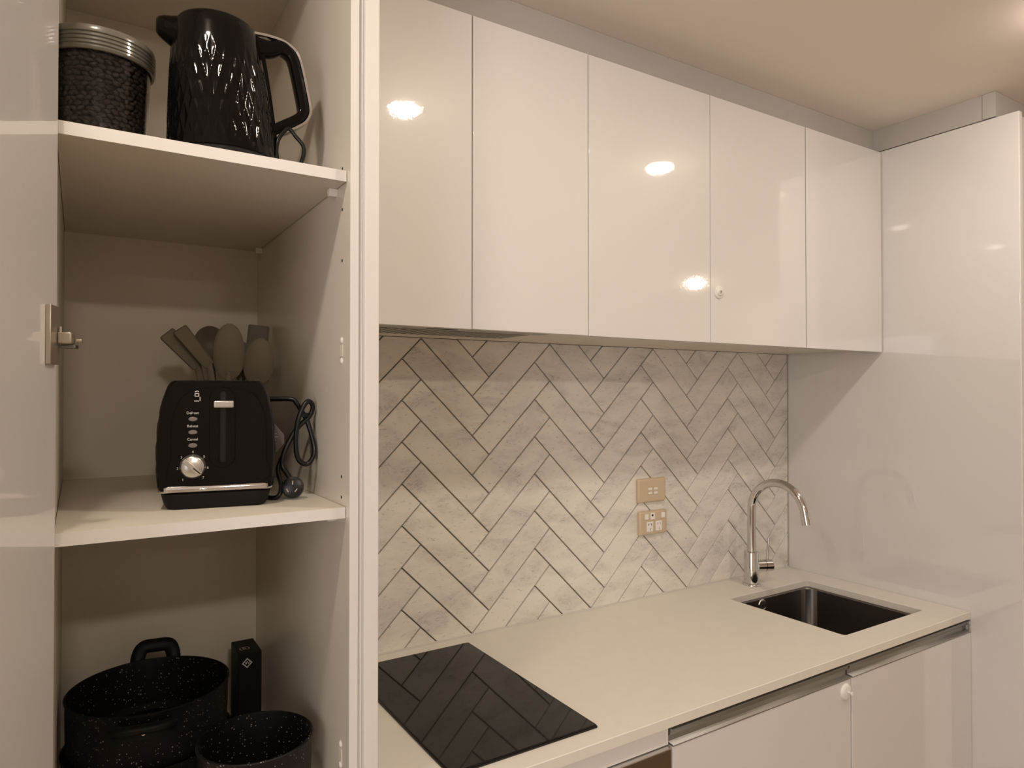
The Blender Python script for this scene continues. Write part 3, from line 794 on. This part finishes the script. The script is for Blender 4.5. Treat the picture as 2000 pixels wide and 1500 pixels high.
for y in ys:
    loop = []
    ins = tsection(y)
    def px(z, y):
        fade = min(1.0, min(y, TD-y)/0.02)*max(0.0, min(1.0, (0.172-z)/0.01))*max(0, min(1, (z-0.036)/0.006))
        d = max(tri(y/0.030+z/0.034), tri(y/0.030-z/0.034))
        return tprof(z)-ins+0.0032*fade*(d**1.3-0.8)
    right = [(px(z, y), z-ins*0.4) for z in zl]
    left = [(-px(z, y), z-ins*0.4) for z in reversed(zl)]
    topl = [(tprof(0.188)*q, 0.1885-ins*0.6) for q in (0.8, 0.4, 0, -0.4, -0.8)]
    Rg.append([bm.verts.new((x, y, z)) for x, z in right+topl+left])
for a, b in zip(Rg, Rg[1:]):
    for i in range(len(a)): bm.faces.new([a[i], a[(i+1) % len(a)], b[(i+1) % len(a)], b[i]])
bm.faces.new(Rg[0][::-1]); bm.faces.new(Rg[-1])
bm_obj('shell', bm, M['blackg'], tr, 45)
# base
def tl(gx, y0, y1, z): return [(x, y, z) for x, y in rrect(0, (y0+y1)/2, gx, (y1-y0)/2, 0.018, 6)]
loft('base', [tl(0.064, 0.010, TD-0.010, 0.0), tl(0.0675, 0.006, TD-0.006, 0.001), tl(0.072, 0.003, TD-0.003, 0.008), tl(0.0755, 0.001, TD-0.001, 0.0225), tl(0.074, 0.003, TD-0.003, 0.024)], M['blackm'], tr)
def tl2(g, z): return [(x, y, z) for x, y in rrect(0, TD/2, 0.0785+g, TD/2+g, 0.014, 6)]
loft('chrome_band', [tl2(-0.004, 0.0242), tl2(-0.0008, 0.0246), tl2(0.0008, 0.0262), tl2(0.0010, 0.0328), tl2(-0.0004, 0.0346), tl2(-0.004, 0.0350)], M['chrome'], tr)
# front fascia: raised rounded frame
fp = [(-0.0565, 0.0385), (0.0640, 0.0385), (0.0685, 0.075), (0.0680, 0.115), (0.0640, 0.145), (0.0540, 0.164), (0.040, 0.1735), (0.010, 0.177), (-0.025, 0.176), (-0.043, 0.168), (-0.054, 0.152), (-0.0605, 0.125), (-0.061, 0.08)]
fp2 = catmull([(a, b, 0) for a, b in fp], 5, True)
prism('fascia', [(p.x, p.y) for p in fp2], -0.0014, 0.003, M['blackg'], tr, 'y', bev=0.0009)
prism('lever_track', rrect(0.0070, 0.1190, 0.0178, 0.0590, 0.0175, 8), -0.0024, -0.0010, M['blackg'], tr, 'y', bev=0.0010)
prism('lever_slot', rrect(0.0078, 0.1200, 0.0036, 0.052, 0.0035, 6), -0.0027, -0.0020, M['slot'], tr, 'y')
lv = box('lever', -0.0050, 0.0225, -0.0140, -0.0024, 0.1480, 0.1585, M['silver'], tr, bev=0.002, seg=3); lv['label'] = 'silver lever knob'
tube('rail', [(0.0005, -0.0026, 0.068), (0.0005, -0.0026, 0.12), (0.0005, -0.0026, 0.17)], 0.0008, M['blackg'], tr, n=8)
for (z_, nm) in ((0.1318, 'Defrost'), (0.1127, 'Reheat'), (0.0935, 'Cancel')):
    b_ = prism('button', [(-0.0325+0.0062*math.cos(2*PI*i/28), z_+0.0033*math.sin(2*PI*i/28)) for i in range(28)], -0.0042, -0.0012, M['button'], tr, 'y', bev=0.0010)
    b_['label'] = 'small oval silver button'
    text('lettering', nm, 0.0052, M['print'], tr, (-0.0330, -0.00165, z_+0.0088))
dial = lathe('dial', [(0.0, 0.0095), (0.0135, 0.0095), (0.0150, 0.0085), (0.0158, 0.006), (0.0172, 0.0035), (0.0175, 0.0)], M['silver'], tr, 56, loc=(-0.0325, -0.0014, 0.0630), rot=(PI/2, 0, 0))
box('dial_grip', -0.0155, 0.0155, -0.0036, 0.0036, 0.0088, 0.0150, M['silver'], dial, bev=0.0012, rot=(0, 0, math.radians(-42)))
box('dial_mark', 0.002, 0.014, -0.0008, 0.0008, 0.0149, 0.0153, M['dark'], dial, rot=(0, 0, math.radians(-42)))
for s, (nx, nz) in zip('1234567', [(-0.0455, 0.0440), (-0.0525, 0.0605), (-0.0475, 0.0765), (-0.0325, 0.0840), (-0.0175, 0.0765), (-0.0125, 0.0605), (-0.0185, 0.0460)]):
    text('lettering', s, 0.0050, M['print'], tr, (nx, -0.00165, nz))
# bread symbol
bm = bmesh.new()
def seg2(x0, z0, x1, z1, wd=0.00055):
    d = Vector((x1-x0, z1-z0)).normalized(); nrm = Vector((-d.y, d.x))*wd
    q = [bm.verts.new((x, y, z)) for y in (-0.0016, -0.0013) for x, z in ((x0+nrm.x, z0+nrm.y), (x1+nrm.x, z1+nrm.y), (x1-nrm.x, z1-nrm.y), (x0-nrm.x, z0-nrm.y))]
    for f in ((0,1,2,3),(7,6,5,4),(0,4,5,1),(1,5,6,2),(2,6,7,3),(3,7,4,0)): bm.faces.new([q[i] for i in f])
sx, sz = -0.0275, 0.1650
for a in [(-0.003, 0, 0.003, 0), (-0.0025, 0, -0.0025, 0.004), (0.0025, 0, 0.0025, 0.004), (-0.003, 0.004, 0.003, 0.004), (-0.0036, -0.0070, 0.0030, -0.0070), (0.0042, -0.0068, 0.0042, -0.001), (-0.0025, 0.0062, 0.0, 0.0078), (0.0, 0.0078, 0.0025, 0.0066)]:
    seg2(sx+a[0], sz+a[1], sx+a[2], sz+a[3])
bm_obj('bread_symbol', bm, M['print'], tr)
for q in (-0.024, 0.024):
    box('bread_slot', q-0.014, q+0.014, 0.045, TD-0.045, 0.1886, 0.1892, M['slot'], tr)
for fx in (-0.05, 0.05):
    for fy in (0.03, TD-0.03): pass
# toaster cord (in world coordinates, parented to the toaster)
bpy.context.view_layer.update()
def world_child(o, par):
    o.parent = par; o.matrix_parent_inverse = par.matrix_world.inverted(); return o
yc = 1.14; f_ = yc/1.2
cpt = [(0.2793, -0.0135), (0.3056, -0.0118), (0.3186, -0.0185), (0.328, -0.0337), (0.3375, -0.051), (0.3471, -0.0837), (0.3491, -0.1086), (0.3378, -0.1251), (0.3227, -0.1167), (0.3179, -0.0901), (0.3206, -0.0525), (0.3299, -0.0262), (0.3393, -0.0158), (0.3469, -0.0245), (0.3413, -0.0416), (0.3206, -0.0619), (0.3059, -0.0859), (0.2968, -0.1079), (0.2951, -0.1264), (0.3031, -0.1390), (0.3125, -0.1560)]
yy = [1.17, 1.155, 1.15, 1.15, 1.145, 1.14, 1.135, 1.135, 1.135, 1.135, 1.136, 1.138, 1.14, 1.142, 1.145, 1.142, 1.14, 1.136, 1.13, 1.127, 1.124]
P3 = [(x*y/1.2, y, z*y/1.2) for (x, z), y in zip(cpt, yy)]
P3[0] = (0.235, 1.19, -0.0125)
world_child(tube('power_cord', P3, 0.0040, M['blackr'], None, k=8, n=12), tr)
world_child(tube('power_cord', [(0.30*0.952, 1.14, -0.095), (0.287*0.95, 1.135, -0.1242*0.99), (0.2795*0.98, 1.12, -0.1500), (0.271*0.985, 1.115, -0.1655), (0.25, 1.13, -0.1665), (0.225, 1.16, -0.1660)], 0.0036, M['blackr'], None, n=12), tr)
world_child(lathe('cord_tie', [(0.0055, 0.0), (0.0090, 0.0), (0.0090, 0.006), (0.0055, 0.006)], M['blackm'], None, 20, closed=True, loc=(0.3150, 1.143, -0.0405)), tr)
plug = world_child(lathe('plug', [(0.0, 0.016), (0.012, 0.016), (0.0165, 0.0145), (0.0172, 0.010), (0.0165, 0.004), (0.013, 0.0), (0.0, 0.0)], M['blackr'], None, 40, loc=(0.2935, 1.120, -0.1532), rot=(math.radians(82), 0, math.radians(-22))), tr)
for (qx, qy, an) in ((0.001, 0.0075, -0.05), (-0.0065, -0.0045, 0.5), (0.0065, -0.0045, -0.6)):
    box('pin', -0.0008, 0.0008, -0.003, 0.003, 0.0155, 0.0215, M['chrome'], plug, loc=(qx, qy, 0), rot=(0, 0, an))
# paper tag on the cord
tg = empty('cord_tag', (0.262, 1.19, -0.171), (0, 0, math.radians(-25)))
tag(tg, 'grey printed paper tag hanging beside the right side of the toaster', 'tag')
tag_pts = [(-0.02, 0.045), (-0.02, 0.128), (0.010, 0.1275), (0.033, 0.100), (0.0335, 0.085), (0.010, 0.060)]
prism('paper', tag_pts, 0.0, 0.0006, M['paper'], tg, 'y')
for q in range(7):
    box('printed_line', -0.0125+0.0, 0.013+0.0028*q if q < 5 else 0.02, -0.0004, 0.0, 0.1175-0.0055*q, 0.1190-0.0055*q, M['greyprint'], tg)
for q in range(7):
    a = PI*q/7
    box('printed_star', -0.0095, 0.0095, -0.0005, 0.0, -0.0009, 0.0009, M['print'], tg, loc=(0.006, 0, 0.078), rot=(0, a, 0))

pp = box('paper_slip', 0.276, 0.312, 1.112, 1.122, -0.17085, -0.1704, M['whitep'])
tag(pp, 'small white paper slip lying on the middle shelf under the plug', 'paper')

# ------------------------------------------------------------------ utensils in a crock behind the toaster
CX, CY, CZ = 0.248, 1.427, -0.1708
cr = lathe('utensil_crock', [(0.0, 0.0), (0.060, 0.0), (0.064, 0.003), (0.066, 0.148), (0.064, 0.150), (0.062, 0.148), (0.060, 0.006), (0.0, 0.006)], M['crock'], None, 56, loc=(CX, CY, CZ))
tag(cr, 'grey utensil crock standing behind the toaster on the middle shelf', 'crock')
def utensil(name, label, foot, neck, tip, headw, kind, m, thick=0.004, facing=Vector((-0.4, -0.9, 0.1)), bulge=0.006):
    """foot inside the crock, neck where the head begins, tip at the end of the head (world coordinates)"""
    foot, neck, tip = Vector(foot), Vector(neck), Vector(tip)
    e = empty(name, foot)
    tag(e, label, 'utensil', 'kitchen utensils in the crock')
    fo, ne, ti = Vector((0, 0, 0)), neck-foot, tip-foot
    rod = [fo, fo.lerp(ne, 0.5), ne, ne.lerp(ti, 0.08)]
    bm = bmesh.new(); sweep(bm, catmull(rod, 6), lambda t: [(0.0065*c, 0.0042*s) for c, s in [(math.cos(2*PI*i/12), math.sin(2*PI*i/12)) for i in range(12)]], facing)
    bm_obj('handle', bm, m, e, 60)
    ax = (ti-ne); Lh = ax.length; ax.normalize()
    nrm = (facing-ax*facing.dot(ax)).normalized(); sd = ax.cross(nrm).normalized()
    NU, NV = 22, 14
    def wid(u):
        if kind == 'spoon': return headw*max(0.02, 1-abs(2*((0.03+0.97*u)**0.88)-1)**2.3)**0.5
        if kind == 'turner': return headw*(0.28+0.72*min(1, u/0.42)**0.8) if u < 0.985 else headw*0.93
        if kind == 'rod': return headw*(0.75+0.25*u) if u < 0.97 else headw*0.9
        if kind == 'ladle': return headw*math.sqrt(max(0.02, 1-(2*u-1)**2))
        return headw
    bm = bmesh.new(); top, bot = [], []
    for i in range(NU+1):
        u = i/NU; wdt = max(0.0012, wid(u)); rt, rb = [], []
        for j in range(NV+1):
            v = 2*j/NV-1
            dish = -bulge*(1-v*v)*math.sin(PI*u) if kind in ('spoon', 'ladle') else 0
            edge = 1-max(0, abs(v)-0.85)/0.15*0.7
            c = ne+ax*(Lh*u)+sd*(wdt*v)+nrm*dish
            rt.append(bm.verts.new(c+nrm*thick/2*edge)); rb.append(bm.verts.new(c-nrm*thick/2*edge))
        top.append(rt); bot.append(rb)
    for i in range(NU):
        for j in range(NV):
            bm.faces.new([top[i][j], top[i][j+1], top[i+1][j+1], top[i+1][j]])
            bm.faces.new([bot[i][j], bot[i+1][j], bot[i+1][j+1], bot[i][j+1]])
        bm.faces.new([top[i][0], top[i+1][0], bot[i+1][0], bot[i][0]]); bm.faces.new([top[i][NV], bot[i][NV], bot[i+1][NV], top[i+1][NV]])
    for j in range(NV):
        bm.faces.new([top[0][j], bot[0][j], bot[0][j+1], top[0][j+1]]); bm.faces.new([top[NU][j], top[NU][j+1], bot[NU][j+1], bot[NU][j]])
    bm_obj('head', bm, m, e, 50)
    return e
YU = 1.42
def U(x, z, y): return (x*y/1.42, y, z*y/1.42)
utensil('spatula', 'taupe silicone spatula leaning furthest left over the toaster', (0.232, 1.43, -0.158), U(0.1915, 0.050, 1.40), U(0.1380, 0.1100, 1.385), 0.0150, 'rod', M['silic'], 0.010, Vector((-0.3, -0.9, 0.3)))
utensil('spatula', 'taupe silicone spatula leaning left, just right of the leftmost one', (0.242, 1.400, -0.158), U(0.2115, 0.052, 1.38), U(0.1600, 0.1190, 1.365), 0.0135, 'rod', M['silic'], 0.010, Vector((-0.5, -0.8, 0.3)))
utensil('ladle', 'taupe ladle with a round bowl behind the leaning spatulas', (0.240, 1.455, -0.158), U(0.215, 0.058, 1.44), U(0.2120, 0.1270, 1.44), 0.030, 'ladle', M['silic'], 0.003, Vector((-0.1, -1, 0.1)), 0.022)
utensil('serving_spoon', 'large taupe oval spoon standing tallest in the middle of the utensils', (0.256, 1.393, -0.158), U(0.2465, 0.028, 1.385), U(0.2480, 0.1335, 1.375), 0.0275, 'spoon', M['silic'], 0.003, Vector((-0.15, -1, 0.05)), -0.005)
utensil('slotted_turner', 'dark brown square-ended turner behind the right-hand spoon', (0.262, 1.455, -0.158), U(0.2970, 0.068, 1.47), U(0.3030, 0.1325, 1.48), 0.0205, 'turner', M['silic2'], 0.003, Vector((-0.2, -1, 0.1)))
utensil('mixing_spoon', 'taupe round-headed spoon at the right, lower than the tallest one', (0.272, 1.405, -0.158), U(0.2990, 0.018, 1.375), U(0.3080, 0.1080, 1.365), 0.0270, 'spoon', M['silic'], 0.003, Vector((-0.3, -1, 0.05)), -0.006)
utensil('nylon_turner', 'dark brown turner mostly hidden between the two spoons', (0.257, 1.430, -0.158), U(0.268, 0.020, 1.43), U(0.2850, 0.0960, 1.43), 0.0170, 'turner', M['silic2'], 0.003, Vector((-0.2, -1, 0.1)))
# pasta fork
e = empty('pasta_fork', (0.278, 1.432, -0.158)); tag(e, 'taupe pronged fork at the far right behind the round-headed spoon', 'utensil', 'kitchen utensils in the crock')
tube('handle', [(0, 0, 0), (0.016, -0.004, 0.09), (0.033, -0.012, 0.186)], 0.005, M['silic'], e)
bm = bmesh.new()
for q in range(4):
    x = 0.0325+0.0042*q
    sweep(bm, catmull([(x-0.003, -0.012, 0.180), (x, -0.014, 0.205), (x+0.001, -0.013, 0.236-0.001*q)], 4), circ(0.0013, 8), Vector((0, 1, 0)))
bm_obj('prongs', bm, M['silic'], e, 60)

# ------------------------------------------------------------------ pots
def pot(x, y, zr, r, h, label, az, seen_handles=(0, 1), name='cooking_pot', lidz=None):
    e = empty(name, (x, y, zr-h), (0, 0, az))
    tag(e, label, 'pot')
    b = lathe('body', [(0.0, 0.0), (r-0.014, 0.0), (r-0.006, 0.004), (r-0.002, 0.014), (r-0.0008, h-0.006), (r+0.0012, h-0.003), (r+0.0014, h-0.001), (r, h)], M['pot'], e, 96)
    lathe('lining', [(r, h+0.00005), (r-0.0022, h), (r-0.0032, h-0.004), (r-0.0042, 0.014), (r-0.012, 0.005), (0.0, 0.004)], M['potin'], e, 96)
    return e
def loop_handle(e, r, z, sgn, rise=0.0, hw=0.040, out=0.036):
    bm = bmesh.new()
    pts_ = [(-hw, r+0.004, z-0.004), (-hw*0.98, r+out*0.45, z+rise*0.45), (-hw*0.72, r+out*0.92, z+rise*0.95), (0, r+out, z+rise), (hw*0.72, r+out*0.92, z+rise*0.95), (hw*0.98, r+out*0.45, z+rise*0.45), (hw, r+0.004, z-0.004)]
    sweep(bm, catmull([(a, b*sgn, c) for a, b, c in pts_], 5), [(0.0125*math.cos(2*PI*i/12), 0.0075*math.sin(2*PI*i/12)) for i in range(12)], Vector((0, 0, 1)))
    hd = bm_obj('handle', bm, M['blackm'], e, 60)
    aa = math.asin(hw/r)
    arc_ = [((r+0.0018)*math.sin(aa*q/8), sgn*(r+0.0018)*math.cos(aa*q/8)) for q in range(-8, 9)]
    arc2 = [((r+0.0075)*math.sin(aa*q/8), sgn*(r+0.0075)*math.cos(aa*q/8)) for q in range(8, -9, -1)]
    br = prism('handle_bracket', arc_+arc2, z-0.020, z+0.005, M['blackm'], e, 'z', bev=0.001)
    rv = lathe('rivet', [(0.0, 0.003), (0.003, 0.0026), (0.0045, 0.0)], M['chrome'], br, 20, loc=(0, (r+0.0074)*sgn, z-0.008), rot=(PI/2*(1 if sgn < 0 else -1), 0, 0))
AZ = math.atan2(0.134, 0.02)-PI/2
big = pot(0.108, 1.336, -0.502, 0.125, 0.095, 'large speckled black cooking pot with loop handles at the top of the stack', AZ)
loop_handle(big, 0.125, 0.086, 1, rise=0.027, hw=0.030, out=0.018)
loop_handle(big, 0.125, 0.078, -1, rise=0.006, hw=0.037, out=0.026)
low = pot(0.108, 1.336, -0.590, 0.1295, 0.0975, 'speckled black pan under the large cooking pot, bottom of the stack', AZ)
loop_handle(low, 0.1295, 0.070, -1, rise=0.010, hw=0.041, out=0.028)
sm = pot(0.2335, 1.105, -0.5275, 0.0835, 0.105, 'small speckled black saucepan at the front right beside the pantry wall', 0.0, name='saucepan')

# slim black box
bx = empty('carton', (0.2895, 1.46, -0.6895)); tag(bx, 'slim upright black box with a white diamond emblem behind the saucepan', 'box')
box('body', -0.0215, 0.0215, -0.040, 0.040, 0.0, 0.1775, M['blackm'], bx, bev=0.0012)
text('lettering', '(E)', 0.019, M['greyprint'], bx, (-0.006, -0.012, 0.1777), (0, 0, 0))
bm = bmesh.new()
for (o_, i_) in ((0.0098, 0.0072),):
    A = [bm.verts.new((o_*c, y, o_*s)) for y in (-0.0003, 0.0) for c, s in ((1, 0), (0, 1), (-1, 0), (0, -1))]
    B = [bm.verts.new((i_*c, y, i_*s)) for y in (-0.0003, 0.0) for c, s in ((1, 0), (0, 1), (-1, 0), (0, -1))]
    for i in range(4):
        j = (i+1) % 4
        bm.faces.new([A[i], A[j], B[j], B[i]]); bm.faces.new([A[i+4], A[j+4], A[j], A[i]]); bm.faces.new([B[i], B[j], B[j+4], B[i+4]])
em = bm_obj('emblem', bm, M['print'], bx, loc=(-0.006, -0.0402, 0.158))
text('lettering', 'W', 0.010, M['print'], bx, (-0.006, -0.0404, 0.158))

# ------------------------------------------------------------------ raise everything so that the floor is at z = 0
for o in list(SC.objects):
    if o.parent is None: o.location.z += H
